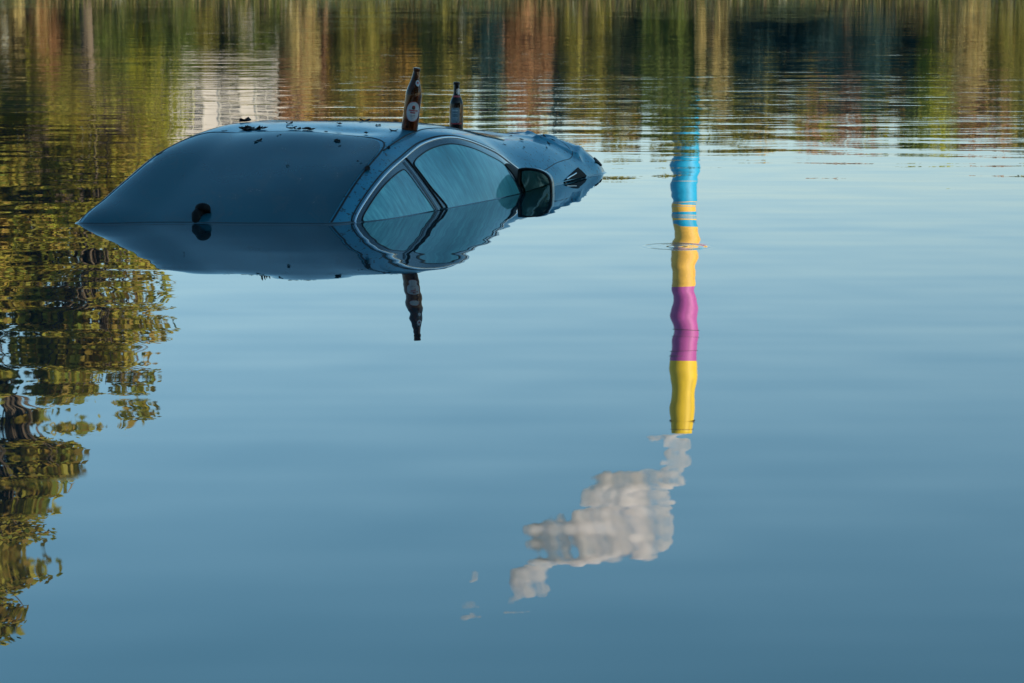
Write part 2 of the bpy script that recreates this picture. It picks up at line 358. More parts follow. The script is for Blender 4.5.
# (kind, palette, image column of the reflection, width in m, height in m, distance)
COLNAME = {'golden': 'golden yellow', 'olive': 'olive', 'green': 'mid green', 'rust': 'rust brown', 'orange': 'orange', 'dark': 'dark blue green', 'autumn': [(.34, .26, .03), (.50, .43, .06), (.42, .22, .06), (.22, .24, .04)],
 'straw': 'pale straw coloured'}
FAR = [
 # front row, low
 ('bush_a','olive',62,3.2,4.2,108),('bush_a','rust',38,2.0,3.2,107),('bush_a','green',108,3.0,3.0,107),('bush_a','golden',140,3.2,4.0,109),
 ('bush_a','dark',205,3.0,3.2,109),('bush_a','olive',226,4.2,3.3,108),('bush_a','green',258,3.6,3.0,108),('bush_a','green',176,2.6,3.0,106.5),('bush_a','rust',296,2.6,5.6,109),
 ('round_a','orange',322,3.6,5.2,112),('bush_a','olive',352,2.6,4.2,108),('round_b','orange',388,3.4,5.6,111),('bush_a','straw',300,1.8,3.4,107),
 ('column_a','green',418,2.8,5.6,112),('bush_a','olive',447,3.2,4.8,108),('round_a','orange',432,3.4,6.0,118),
 ('bush_a','dark',488,1.7,4.2,107),('bush_a','rust',528,2.4,4.8,109),('column_a','dark',560,3.0,5.2,113),('bush_a','olive',586,3.0,4.8,109),
 ('column_a','straw',622,2.3,5.0,110),('bush_a','green',660,3.4,5.2,109),('column_a','green',690,3.0,5.8,114),('bush_a','straw',714,1.8,4.2,108),
 ('bush_a','dark',752,2.4,4.0,108),('round_b','olive',735,3.6,5.6,116),('bush_a','olive',790,2.6,4.8,112),('column_a','rust',812,2.6,5.4,114),
 ('cone_a','dark',832,5.0,4.2,110),('cone_a','dark',868,5.0,3.9,109),('cone_a','dark',800,4.4,3.9,110),('cone_a','dark',900,4.2,3.9,111),('bush_a','dark',850,4.6,3.6,107),
 ('round_a','green',925,3.4,5.4,112),('bush_a','golden',938,2.2,5.0,109),('bush_a','straw',962,2.2,3.8,107.5),('round_b','rust',985,3.4,5.4,112),
 ('bush_a','olive',1012,2.6,4.8,108),('round_a','golden',975,3.0,5.4,118),('round_b','olive',1040,4.2,5.8,114),
 ('bush_a','green',684,3.2,5.2,109),('round_a','olive',686,5.4,6.0,128),('bush_a','olive',760,2.6,5.3,112),('bush_a','golden',880,2.2,5.0,113),
 # second row
 ('round_b','olive',345,5.5,6.2,124),('round_a','olive',405,5.5,6.0,125),('round_a','orange',335,4.4,6.2,123),('round_b','green',470,5.0,5.8,124),('round_a','orange',590,5.0,6.2,124),
 ('round_b','olive',650,5.5,6.6,125),('round_a','olive',700,5.0,6.0,126),('round_a','orange',760,5.0,6.4,124),('round_b','rust',830,5.5,6.2,125),('round_a','olive',890,5.5,6.0,126),
 ('round_b','golden',940,5.0,6.3,125),('round_a','olive',1000,5.5,6.2,126),('column_a','olive',530,4.4,6.0,122),
 ('bush_a','orange',375,7,4.6,119),('bush_a','green',440,7,4.4,118),('bush_a','rust',510,6,4.0,118),('bush_a','olive',565,7,4.6,119),('bush_a','green',640,7,4.6,118),('bush_a','orange',725,7,4.4,119),
 ('bush_a','olive',775,7,4.8,117),('bush_a','rust',835,7,5.0,118),('bush_a','olive',885,7,4.8,119),('bush_a','orange',950,7,4.6,118),('bush_a','green',1020,7,4.6,119),('bush_a','olive',325,4,4.4,117),('bush_a','golden',815,4,5.2,116),('bush_a','orange',905,4,4.9,116),
 # left, taller
 ('round_b','golden',100,5.5,8.0,112),('round_a','golden',140,3.8,8.4,114),('column_a','olive',128,3.2,7.6,110),('round_b','olive',60,6.0,10.0,116),
 ('column_a','golden',165,2.0,6.6,111),('round_a','golden',20,6.0,9.0,113),('round_b','olive',-40,7.0,10.5,114),('bush_a','straw',10,2.6,4.2,107),
]
def nth(n): return '%d%s' % (n, 'th' if 10 < n % 100 < 14 else {1: 'st', 2: 'nd', 3: 'rd'}.get(n % 10, 'th'))
ORDER = sorted(range(len(FAR)), key=lambda i: (FAR[i][2]-512)*FAR[i][5])
for i, (k, pal, px, w, h, d) in enumerate(FAR):
    shp = {'r': 'rounded', 'c': 'slender', 'b': 'low'}[k[0]]
    if k.startswith('cone'): shp = 'conical'
    tree(k, pal, (px-512)*d*.991/2844, d, h*1.04, w*1.12, .45 if d < 112 else .8,
         '%s %s %s on the far bank, %s plant from its left end' % (COLNAME[pal], shp, 'bush' if k[0] == 'b' else 'tree', nth(ORDER.index(i)+1)))
tree('tall_fine','autumn',-19.9,104.6,25.0,9.4,.4,'very tall golden brown poplar at the left end of the far bank')
tree('tall_fine','olive',-24.2,108,28,9.5,.6,'tallest olive poplar left of the golden one on the far bank')
tree('airy_fine','autumn',-15.4,103.2,15.2,8.0,.4,'airy orange leaved tree with bare gaps beside the tall poplar')
tree('round_b','golden',-19.2,106.5,11.5,5.5,.4,'rounded golden tree beneath the tall poplars on the far bank')
NEAR = [(22,-6.8,14,9,'first broad tree beside the water right of the camera'),(28,-7.4,15,10,'second broad tree beside the water right of the camera'),(35,-7.0,15,11,'third broad tree beside the water right of the camera'),
 (25,-10.5,17,11,'tall tree behind the first two trees right of the camera'),(32,-12,18,12,'tall tree behind the second and third trees right of the camera'),(17,-12,13,9,'rounded tree nearest the camera on its right'),
 (10,-15,13,9,'tree right behind the camera'),(2,-17,13,10,'tree straight behind the camera'),(-6,-16,13,9,'tree left behind the camera'),(-15,-15,13,10,'leftmost tree of the near bank'),(6,-21,16,12,'tallest tree far behind the camera'),(40,-11,17,12,'rightmost tree of the near bank')]
for i, (x, y, h, w, lab) in enumerate(NEAR): tree('near_round','green' if i % 2 else 'olive',x,y,h,w,.3,lab,'trees on the near bank')

# ------------------------------------------------------------------ houses on the far bank
def wall_mat(name, col):
    m = NT(name); m.setp(Roughness=.85)
    f = m.noise(m.coord('Object', (1, 1, .4)), 1.2, 4, .6)
    m.l(m.ramp(f, [(.3, tuple(c*.85 for c in col)), (.7, tuple(min(1, c*1.1) for c in col))]), m.b.inputs['Base Color']); return m.m
PANE = plain('window_pane', (.02, .03, .04), .08); FRAME = plain('window_frame_white', (.38, .37, .34), .5); ROOF = plain('roof_tiles', (.12, .06, .045), .8, var=.3, vscale=2)
def house(x, y, w, dpt, h, storeys, cols, col, label, pitched=True, cat='house', grp='houses on the far bank'):
    r = empty('house' if cat == 'house' else 'apartment_block', (x, y, 1.0), (0, 0, 0), label, cat, grp)
    b = MB(); b.box((0, 0, h/2-.5), (w, dpt, h+1)); b.build('wall', wall_mat('render_'+cat+str(round(x)), col), r, False)
    rb = MB()
    if pitched:
        e = .4; rh = min(w, dpt)*.32
        rb.add([(-w/2-e, -dpt/2-e, h), (w/2+e, -dpt/2-e, h), (w/2+e, dpt/2+e, h), (-w/2-e, dpt/2+e, h), (-w/2-e, 0, h+rh), (w/2+e, 0, h+rh)],
               [(0, 1, 5, 4), (2, 3, 4, 5), (0, 4, 3), (1, 2, 5), (0, 3, 2, 1)])
    else: rb.box((0, 0, h+.12), (w+.5, dpt+.5, .22))
    rf = rb.build('roof', ROOF, r, False)
    cb = MB(); cb.box((w*.22, .6, h+(1.6 if pitched else .8)), (.6, .6, 1.6)); cb.build('chimney', ROOF, rf, False)
    sh = h/storeys
    for s in range(storeys):
        for c in range(cols):
            wx = -w/2+w*(c+.5)/cols; wz = s*sh+sh*.55
            f = MB(); ww, hh = min(1.1, w/cols*.55), sh*.5
            for dx, dz, sx, sz in ((-ww/2, 0, .08, hh+.08), (ww/2, 0, .08, hh+.08), (0, hh/2, ww-.08, .08), (0, -hh/2, ww-.08, .08), (0, 0, .05, hh-.08)):
                f.box((wx+dx, -dpt/2-.03, wz+dz), (sx, .08, sz))
            fo = f.build('window', FRAME, r, False)
            g = MB(); g.box((wx, -dpt/2-.012, wz), (ww-.09, .02, hh-.09)); g.build('pane', PANE, fo, False)
house(-14.6, 152, 9.5, 9, 9.8, 4, 5, (.62, .56, .52), 'pale rendered apartment block seen mirrored above the car roof', False, 'building')
house(-.2, 121, 3.2, 4, 3.0, 2, 3, (.38, .17, .12), 'small red brick house among the bushes, near the middle of the far bank')
house(4.6, 124, 3.6, 4, 3.4, 2, 3, (.55, .48, .30), 'small cream house right of the red brick house')
house(-18.8, 119, 3.6, 4, 2.8, 1, 2, (.55, .42, .28), 'low tan house at the left end of the far bank')
house(19.6, 121, 3.4, 4, 3.2, 2, 2, (.46, .30, .24), 'small pink brown house at the right end of the far bank')

# ------------------------------------------------------------------ striped chimney and its plume
def chimney():
    r = empty('industrial_chimney', (79.2, 1297.5, 4), (0, 0, 0), 'very tall chimney painted in broad blue, yellow and magenta bands', 'chimney')
    m = NT('banded_paint'); m.setp(Roughness=.55)
    tc = m.t.nodes.new('ShaderNodeTexCoord'); sep = m.t.nodes.new('ShaderNodeSeparateXYZ'); m.l(tc.outputs['Object'], sep.inputs[0])
    HT = 220.; mxc = m.t.nodes.new('ShaderNodeMix'); mxc.data_type = 'RGBA'; mxc.blend_type = 'MULTIPLY'; mxc.inputs[0].default_value = 1.0
    m.l(m.ramp(m.math('MULTIPLY', sep.outputs[2], 1/HT), [(0, (.25, .5, .12)), (73/HT, (0.0, .36, .68)), (107/HT, (.85, .50, .08)), (109.5/HT, (0.0, .36, .68)), (113/HT, (.85, .50, .08)), (144.5/HT, (.52, .10, .42)), (178/HT, (.90, .62, .02))], 'CONSTANT'), mxc.inputs[6])
    m.l(m.ramp(m.noise(m.coord('Object', (.35, .35, .03)), 1.0, 5, .65), [(.35, .70), (.65, 1.0)]), mxc.inputs[7]); m.l(mxc.outputs[2], m.b.inputs['Base Color'])
    b = MB(); b.lathe([(7.2, -8), (6.6, 20), (6.1, 80), (5.6, 150), (5.2, 206), (5.2, 213), (4.7, 213), (4.7, 204)], 40); b.build('shaft', m.m, r)
    dk = plain('platform_steel', (.10, .09, .10), .6)
    for z, rr in ((60, 6.3), (171.5, 5.5), (204, 5.3)):
        q = MB(); q.lathe([(rr, z-.35), (rr+.6, z-.35), (rr+.6, z), (rr+.5, z+.25), (rr, z)], 40); q.build('platform', dk, r)
chimney()
def plume():
    rs = np.random.RandomState(5); bm = bmesh.new()
    P = [((80, 217), 3.4), ((77, 221), 4.0), ((71, 225), 5.2), ((65, 226), 4.4), ((74, 229), 4.8), ((80, 233), 4.4), ((76, 238), 5),
         ((68, 244), 8), ((58, 247), 8.5), ((47, 247), 8), ((64, 252), 8), ((40, 248), 6), ((60, 260), 8), ((48, 258), 8.5), ((36, 261), 8.5), ((24, 264), 8.0), ((14, 269), 7.5),
         ((28, 269), 6.5), ((46, 266), 5), ((62, 268), 3.5), ((36, 270), 4), ((10, 276), 6.5), ((4, 284), 6.5), ((12, 287), 4.4), ((-1, 290), 4)]
    def puff(x, y, z, r):
        q = bmesh.ops.create_icosphere(bm, subdivisions=2, radius=r, matrix=Matrix.Translation((x, y, z)))
    for i, ((x, z), r) in enumerate(P):
        nb = 4 if r < 5 else 11
        for k in range(nb):
            d = rs.normal(0, 1, 3); d /= np.linalg.norm(d); s = r*rs.uniform(.42, .70)
            puff(x+d[0]*r*.62, 1297.5+d[1]*r*.35, z+d[2]*r*.5, s)
    for x, z, r in ((-19, 281, 1.6), (-20, 283, 1.4), (-21, 292, 1.8), (-24, 292.5, 1.5), (-18, 293, 1.4), (-20, 303, 2.2), (-23, 303.5, 1.9), (-17, 304, 1.7), (-20, 300, 1.5), (0, 302, 1.9), (3, 302.5, 1.6), (6, 302, 1.4), (-4, 301.5, 1.5)): puff(x, 1297.5, z, r)
    me = bpy.data.meshes.new('smoke_plume'); bm.to_mesh(me); bm.free()
    o = link(bpy.data.objects.new('smoke_plume', me))
    rm = o.modifiers.new('remesh', 'REMESH'); rm.mode = 'VOXEL'; rm.voxel_size = .8
    tx = bpy.data.textures.new('puffs', 'CLOUDS'); tx.noise_scale = 5.0; tx.noise_depth = 4
    dm = o.modifiers.new('billow', 'DISPLACE'); dm.texture = tx; dm.strength = 3.6; dm.mid_level = .52
    m = bpy.data.materials.new('white_smoke'); m.use_nodes = True; nt = m.node_tree
    nt.nodes.remove(nt.nodes['Principled BSDF'])
    pv = nt.nodes.new('ShaderNodeVolumePrincipled'); pv.inputs['Color'].default_value = (1.0, .98, .985, 1); pv.inputs['Density'].default_value = 1.1; pv.inputs['Anisotropy'].default_value = .1
    tc = nt.nodes.new('ShaderNodeTexCoord'); no = nt.nodes.new('ShaderNodeTexNoise'); no.inputs['Scale'].default_value = .11; no.inputs['Detail'].default_value = 4; no.inputs['Roughness'].default_value = .6
    rp = nt.nodes.new('ShaderNodeMapRange'); rp.inputs['From Min'].default_value = .36; rp.inputs['From Max'].default_value = .60; rp.inputs['To Min'].default_value = .02; rp.inputs['To Max'].default_value = .40
    nt.links.new(tc.outputs['Object'], no.inputs['Vector']); nt.links.new(no.outputs['Fac'], rp.inputs['Value']); nt.links.new(rp.outputs[0], pv.inputs['Density'])
    m.cycles.volume_step_rate = .25
    nt.links.new(pv.outputs[0], nt.nodes['Material Output'].inputs['Volume'])
    me.materials.append(m)
    t2 = bpy.data.textures.new('wisps', 'CLOUDS'); t2.noise_scale = 1.6; t2.noise_depth = 3
    d2 = o.modifiers.new('wisp', 'DISPLACE'); d2.texture = t2; d2.strength = 1.6; d2.mid_level = .5
    tag(o, 'white smoke drifting up and left from the striped chimney top', 'smoke')
plume()

# ------------------------------------------------------------------ the sunken car
def seg_d(u, v, a, b):
    ax, ay = a; bx, by = b; dx, dy = bx-ax, by-ay
    t = max(0, min(1, ((u-ax)*dx+(v-ay)*dy)/(dx*dx+dy*dy))); return math.hypot(u-ax-t*dx, v-ay-t*dy), t
FOLDS = [((2.52, .50), (2.66, .655), .015, .014), ((2.66, .655), (2.90, .60), .011, .016), ((2.70, .40), (2.80, .50), .010, .013),
         ((2.62, .57), (2.74, .44), -.010, .03), ((2.80, .28), (2.88, .42), .010, .013), ((2.60, .46), (2.90, .30), .006, .03)]
_base_pt = car_pt
def _dented(u, t):
    P = _base_pt(u, t)
    if t > -3.2 and t < 3:
        v = surf_uv(u, t)[0]; k = min(1, max(0, (3-t))*2, max(0, t+3.2)*2)
        # soft dents pressed into roof and rear
        P[2] += k*(.0022*math.sin(5.1*u+2.3*v+.7)*math.sin(6.3*v-1.1*u)+.0014*math.sin(11*u-7*v)+.0009*math.sin(17*v+9*u+1))
        if .70 < u < 1.15: P[2] -= k*.010*math.exp(-((u-.93)/.10)**2)*math.exp(-((v-.18)/.16)**2)
        if u > 2.2:
            P[2] += min(1, (u-2.2)*3)*(.0032*math.sin(15*u+9*v)*math.sin(13*v-6*u+1)+.0016*math.sin(31*u-17*v))
            for a, b, h, w in FOLDS:
                d, tt = seg_d(u, v, a, b); P[2] += h*math.exp(-(d/w)**2)
    return P
def car_pt(u, t, off=0.0):
    P = _dented(u, t)
    if off:
        e = 4e-3
        N = np.cross(_dented(u, t+e)-_dented(u, t-e), _dented(u+e, t)-_dented(u-e, t)); N /= np.linalg.norm(N)+1e-12
        P = P+N*off
    return P
def to3(uv, off=0.0): return car_pt(uv[0], uv[1], off)
def spline(pts, n=8, closed=False):
    out = []; m = len(pts)
    for i in range(m if closed else m-1):
        g = lambda k: pts[k % m] if closed else pts[min(max(k, 0), m-1)]
        p0, p1, p2, p3 = g(i-1), g(i), g(i+1), g(i+2)
        for j in range(n):
            t = j/n
            out.append(tuple(.5*((2*b)+(-a+c)*t+(2*a-5*b+4*c-d)*t*t+(-a+3*b-3*c+d)*t**3) for a, b, c, d in zip(p0, p1, p2, p3)))
    if not closed: out.append(pts[-1])
    return out
def patch(name, outline, off, mat, parent, su=.03, st=.12, curl=True):
    """a panel that follows the body surface, its edge turned down into the body"""
    ol = [Vector(p) for p in outline]; n = len(ol)
    us = [p.x for p in ol]; ts = [p.y for p in ol]
    def inside(x, y):
        c = False; j = n-1
        for i in range(n):
            if (ol[i].y > y) != (ol[j].y > y) and x < (ol[j].x-ol[i].x)*(y-ol[i].y)/(ol[j].y-ol[i].y)+ol[i].x: c = not c
            j = i
        return c
    pts = list(ol); u = min(us)+su/2
    while u < max(us):
        t = min(ts)+st/2
        while t < max(ts):
            if inside(u, t) and min(math.hypot((u-q.x)/su, (t-q.y)/st) for q in ol) > .45: pts.append(Vector((u, t)))
            t += st
        u += su
    V, E_, Fc, *_ = delaunay_2d_cdt(pts, [(i, (i+1) % n) for i in range(n)], [list(range(n))], 1, 1e-6)
    P3 = [to3(v, off) for v in V]; F3 = [tuple(f) for f in Fc]
    # skirt
    ec = {}
    for f in F3:
        for a, b in zip(f, f[1:]+f[:1]): ec[(a, b)] = 1
    rim = {}; uv = [tuple(v) for v in V]
    for (a, b) in list(ec):
        if (b, a) not in ec:
            for q in (a, b):
                if q not in rim: rim[q] = len(P3); P3.append(to3(V[q], -.004)); uv.append(tuple(V[q]))
            F3.append((b, a, rim[a], rim[b]))
    o = mesh_obj(name, P3, F3, mat, parent, True, uv)
    bm = bmesh.new(); bm.from_mesh(o.data); bmesh.ops.recalc_face_normals(bm, faces=bm.faces)
    if sum(f.normal.z for f in bm.faces) < 0: bmesh.ops.reverse_faces(bm, faces=bm.faces)
    for e in bm.edges:
        if len(e.link_faces) == 2 and e.calc_face_angle(0) > .7: e.smooth = False
    bm.to_mesh(o.data); bm.free(); return o
def strip(name, curve, w, h, mat, parent, base=-.002, closed=False):
    """a rounded strip w wide and h high lying along a curve on the body"""
    mb = MB(); C = [Vector(to3(p)) for p in curve]; N = []
    for p in curve: N.append(Vector(to3(p, .01))-Vector(to3(p)))
    prof = [(-.5, base/h), (-.5, .35), (-.34, .8), (0, 1), (.34, .8), (.5, .35), (.5, base/h)]
    m = len(C); v = []; k = len(prof)
    for i in range(m):
        a = C[(i-1) % m] if closed else C[max(i-1, 0)]; b = C[(i+1) % m] if closed else C[min(i+1, m-1)]
        nn = N[i].normalized(); s = (b-a).cross(nn).normalized()
        for x, y in prof: v.append(C[i]+s*x*w+nn*y*h)
    f = []
    for i in range(m if closed else m-1):
        for j in range(k-1): f.append((i*k+j, i*k+j+1, ((i+1) % m)*k+j+1, ((i+1) % m)*k+j))
    mb.add(v, f); return mb.build(name, mat, parent)

def paint():
    m = NT('blue_car_paint'); m.setp(Roughness=.42, Metallic=.40, IOR=1.35, Coat_Weight=.48); m.b.inputs['Coat Roughness'].default_value = .06
    c = m.coord('World', (1, 1, 1))
    f1 = m.noise(c, 2.2, 5, .65); specks = m.ramp(m.noise(c, 55, 2, .5), [(.625, 0.0), (.655, 1.0)])
    sm = m.ramp(m.noise(m.coord('World', (6, 3, 6), rot=(0, 0, .6)), 1.0, 5, .75, 1.2), [(.52, 0.0), (.72, 1.0)])
    base = m.ramp(f1, [(.3, (.010, .150, .230)), (.7, (.022, .205, .300))])
    mx = m.t.nodes.new('ShaderNodeMix'); mx.data_type = 'RGBA'; m.l(m.math('MULTIPLY', sm, .45), mx.inputs[0]); m.l(base, mx.inputs[6]); mx.inputs[7].default_value = (.03, .045, .05, 1)
    m2 = m.t.nodes.new('ShaderNodeMix'); m2.data_type = 'RGBA'; m.l(m.math('MULTIPLY', specks, .8), m2.inputs[0]); m.l(mx.outputs[2], m2.inputs[6]); m2.inputs[7].default_value = (.012, .012, .010, 1)
    m.l(m2.outputs[2], m.b.inputs['Base Color'])
    m.l(m.math('ADD', m.math('MULTIPLY', sm, .25), .045), m.b.inputs['Coat Roughness'])
    return m.m
def rear_glass():
    m = NT('dark_rear_glass'); m.setp(Roughness=.10, IOR=1.45, Coat_Weight=0.0); m.b.inputs['Coat Roughness'].default_value = .03
    c = m.coord('World')
    sm = m.ramp(m.noise(m.coord('World', (7, 3, 7), rot=(0, 0, .7)), 1.0, 5, .75, 1.4), [(.50, 0.0), (.74, 1.0)])
    mx = m.t.nodes.new('ShaderNodeMix'); mx.data_type = 'RGBA'; m.l(m.math('MULTIPLY', sm, .8), mx.inputs[0])
    m.l(m.ramp(m.noise(c, 1.6, 3, .5), [(.3, (.002, .044, .066)), (.7, (.004, .066, .092))]), mx.inputs[6]); mx.inputs[7].default_value = (.035, .06, .07, 1)
    m.l(mx.outputs[2], m.b.inputs['Base Color']); m.l(m.math('ADD', m.math('MULTIPLY', sm, .25), .10), m.b.inputs['Roughness'])
    return m.m
def fog_glass():
    m = NT('fogged_side_glass'); m.setp(Roughness=.5, IOR=1.5, Coat_Weight=1.0); m.b.inputs['Coat Roughness'].default_value = .015
    tc = m.t.nodes.new('ShaderNodeTexCoord'); mp = m.t.nodes.new('ShaderNodeMapping'); m.l(tc.outputs['UV'], mp.inputs[0]); mp.inputs['Scale'].default_value = (42, 2.2, 1); mp.inputs['Rotation'].default_value = (0, 0, .10)
    st = m.noise(mp.outputs[0], 1.0, 4, .65, .4); bl = m.noise(m.coord('World'), 5.0, 3, .6)
    v = m.math('ADD', m.math('MULTIPLY', st, .6), m.math('MULTIPLY', bl, .4))
    m.l(m.ramp(v, [(.32, (.012, .125, .155)), (.50, (.035, .25, .285)), (.68, (.11, .43, .45))]), m.b.inputs['Base Color'])
    return m.m
RUBBER = plain('black_rubber', (.008, .010, .012), .5, ior=1.3, var=.2, vscale=40)
GLOSSBLK = plain('dark_window_frame', (.012, .028, .042), .22, coat=.6)
CHROME = plain('bright_metal_trim', (.62, .66, .70), .22, metal=1.0)
BLKPL = plain('black_plastic', (.007, .008, .009), .6, ior=1.15, var=.2, vscale=60)
LAMP = plain('dark_lamp_opening', (.008, .009, .010), .6, var=.5, vscale=30, ior=1.12)
PAINT = paint(); RGLASS = rear_glass(); FOG = fog_glass()

def build_car():
    root = empty('car', (CAR_O[0]+1.2*FX, CAR_O[1]+1.2*FY, -.9), (0, 0, 0), 'dark blue hatchback car sunk in the pond up to its windows', 'car')
    off = Matrix.Translation(-root.location)
    nu, nt_ = 380, 300
    us = np.linspace(SU[0], SU[-1], nu); ts = np.linspace(-5, 4, nt_)
    V = [car_pt(u, t) for u in us for t in ts]
    F = [(i*nt_+j, i*nt_+j+1, (i+1)*nt_+j+1, (i+1)*nt_+j) for i in range(nu-1) for j in range(nt_-1)]
    parts = [mesh_obj('body', V, F, PAINT, root)]
    me = parts[0].data
    if sum(p.normal.z for p in me.polygons) < 0: me.flip_normals()
    P = parts.append
    # rear glass
    rg = [(-.45, -2.86), (-.2, -2.87), (0, -2.88), (.2, -2.87), (.45, -2.82), (.62, -2.74), (.735, -2.55)] + [(.775, -2.1), (.785, -1.6), (.792, -1.0), (.80, -.5), (.80, 0.0), (.785, .45)] + [(.74, .78), (.65, .93), (.5, .93), (.3, .88), (.1, .88), (-.1, .88), (-.45, .88)]
    rgo = spline(rg[:20], 4)
    seal = spline([(-.46, -2.97), (-.2, -2.98), (0, -2.99), (.2, -2.98), (.45, -2.94), (.64, -2.86), (.765, -2.62), (.795, -2.1), (.803, -1.6), (.81, -1.0), (.818, -.5), (.818, 0.0), (.806, .5), (.765, .86), (.66, .985), (.5, .985), (.3, .94), (.1, .94), (-.1, .94), (-.46, .94)], 4)
    P(strip('window_seal', [p for p in seal if p[0] > -.3], .008, .0022, RUBBER, root))
    P(patch('rear_window', rgo, .0040, RGLASS, root, .025, .08))
    # roof seam running forward from the corner of the rear glass
    P(strip('roof_seam', spline([(.68, 1.03), (.80, 1.09), (.90, 1.11), (1.07, 1.054), (1.22, .92), (1.5, .93), (1.75, .98)], 6), .007, .002, RUBBER, root))
    # side window group
    ch = [(.60, 3.35), (.40, 3.15), (.26, 2.75), (.18, 2.35), (.150, 2.08), (.163, 1.95), (.215, 1.895), (.30, 1.905), (.42, 1.955), (.55, 1.985), (.76, 1.978), (.90, 1.975), (1.02, 1.950), (1.12, 1.905), (1.22, 1.880), (1.30, 1.90), (1.372, 1.93), (1.466, 1.955), (1.567, 1.972), (1.69, 1.99), (1.79, 2.03), (1.835, 2.15), (1.848, 2.40), (1.850, 2.75), (1.83, 3.2)]
    chs = spline(ch, 6)
    P(patch('window_frame', chs, .0012, GLOSSBLK, root, .016, .05))
    P(strip('chrome_trim', chs, .0105, .0075, CHROME, root))
    def shrink(c, d):
        out = []; 
        for i, p in enumerate(c):
            a = c[max(i-1, 0)]; b = c[min(i+1, len(c)-1)]
            A, B = Vector(to3(a)), Vector(to3(b)); tu = Vector(to3((p[0]+.001, p[1])))-Vector(to3(p)); tv = Vector(to3((p[0], p[1]+.001)))-Vector(to3(p))
            n = tu.cross(tv).normalized(); s = n.cross((B-A).normalized()) 
            # solve s in (tu,tv)
            g11, g12, g22 = tu.dot(tu), tu.dot(tv), tv.dot(tv); b1, b2 = s.dot(tu), s.dot(tv); det = g11*g22-g12*g12
            out.append((p[0]+d*.001*(b1*g22-b2*g12)/det, p[1]+d*.001*(b2*g11-b1*g12)/det))
        return out
    gq = [(.36, 3.05), (.27, 2.75), (.215, 2.42), (.188, 2.20), (.205, 2.125), (.26, 2.108), (.38, 2.112), (.53, 2.135), (.655, 2.148), (.685, 2.19), (.692, 2.35), (.697, 2.57), (.712, 2.86), (.72, 3.1)]
    gm = [(.795, 2.20), (.84, 2.152), (.915, 2.141), (1.04, 2.122), (1.18, 2.105), (1.273, 2.136), (1.37, 2.172), (1.47, 2.222), (1.575, 2.282), (1.603, 2.36), (1.607, 2.50), (1.616, 2.64), (1.616, 2.87), (1.60, 3.15), (.87, 3.15), (.843, 2.895), (.805, 2.625), (.794, 2.358)]
    gqs = spline(gq, 4); gms = spline(gm, 4, True)
    P(patch('quarter_window', gqs, .0042, FOG, root, .016, .05)); P(patch('door_window', gms, .0042, FOG, root, .016, .05))
    P(strip('glass_seal', gqs, .007, .0065, RUBBER, root)); P(strip('glass_seal', gms, .007, .0065, RUBBER, root, closed=True))
    pil = [(.735, 2.05), (.738, 2.3), (.742, 2.6), (.752, 2.9), (.765, 3.2)]
    P(strip('pillar_seal', spline([(.772, 2.02), (.776, 2.3), (.782, 2.6), (.797, 2.9), (.81, 3.2)], 5), .008, .007, RUBBER, root))
    P(strip('door_pillar', spline(pil, 5), .034, .006, GLOSSBLK, root))
    P(strip('inner_trim', [(p[0], p[1]) for p in shrink(chs, -.014)], .006, .005, RUBBER, root))
    sail = spline([(1.63, 2.30), (1.70, 2.19), (1.765, 2.17), (1.805, 2.30), (1.812, 2.6), (1.80, 2.87), (1.79, 3.1), (1.65, 3.1), (1.655, 2.87), (1.65, 2.6), (1.64, 2.42)], 4, True)
    P(patch('mirror_base', sail, .0045, BLKPL, root, .03, .1))
    P(patch('windscreen', spline([(1.66, -2.6), (1.66, -1.2), (1.68, .2), (1.77, .85), (1.95, .92), (2.13, .85), (2.16, -.3), (2.16, -1.8), (2.12, -2.6), (1.9, -2.8)], 5, True), .004, RGLASS, root, .06, .25))
    # hood seams, headlamps, crumpled corner
    P(strip('hood_seam', spline([(2.02, 2.35), (2.10, 2.22), (2.33, 2.08), (2.59, 1.93), (2.70, 1.55), (2.76, 1.0), (2.79, .2), (2.79, -.8), (2.75, -1.8)], 6), .0035, .0008, RUBBER, root))
    P(patch('headlight', [(2.24, 2.813), (2.33, 2.711), (2.43, 2.598), (2.52, 2.496), (2.54, 2.65), (2.577, 2.955), (2.50, 2.915), (2.43, 2.87), (2.354, 2.833), (2.30, 2.82)], .006, LAMP, root, .015, .04))
    P(patch('headlight', [(2.30, 2.90), (2.42, 2.925), (2.45, 3.0), (2.38, 3.05)], .006, LAMP, root, .015, .04))
    P(strip('lamp_trim', spline([(2.27, 2.80), (2.36, 2.74), (2.44, 2.70)], 4), .008, .010, CHROME, root))
    P(patch('fog_lamp', [(2.80, 2.42), (2.84, 2.30), (2.895, 2.10), (2.93, 2.15), (2.94, 2.6), (2.88, 2.62)], .006, LAMP, root, .015, .04))
    # mirror on the door
    mr = MB(); A = Vector((.955, -.297, 0)).normalized(); Z = Vector((0, 0, 1)); Bk = Vector((A.y, -A.x, 0))   # Bk points back towards the viewer
    if Bk.y > 0: Bk = -Bk
    O = Vector((.027, 12.19, .0))
    def mpt(a, z, d): return O+A*a+Z*z+Bk*d
    outl = spline([(0.0, .106), (.010, .118), (.045, .121), (.088, .115), (.126, .096), (.146, .064), (.151, .012), (.146, -.03), (.120, -.055), (.02, -.055), (.004, -.03), (-.002, .03)], 6, True)
    cx, cz = .072, .03
    rings = [(1.0, .0), (1.0, -.012), (.98, -.04), (.86, -.075), (.6, -.095), (.25, -.103), (.02, -.104)]
    outl = [(a, z*.9) for a, z in outl]
    n = len(outl); v = []
    for s, d in rings:
        for a, z in outl: v.append(mpt(cx+(a-cx)*s, cz+(z-cz)*s, d))
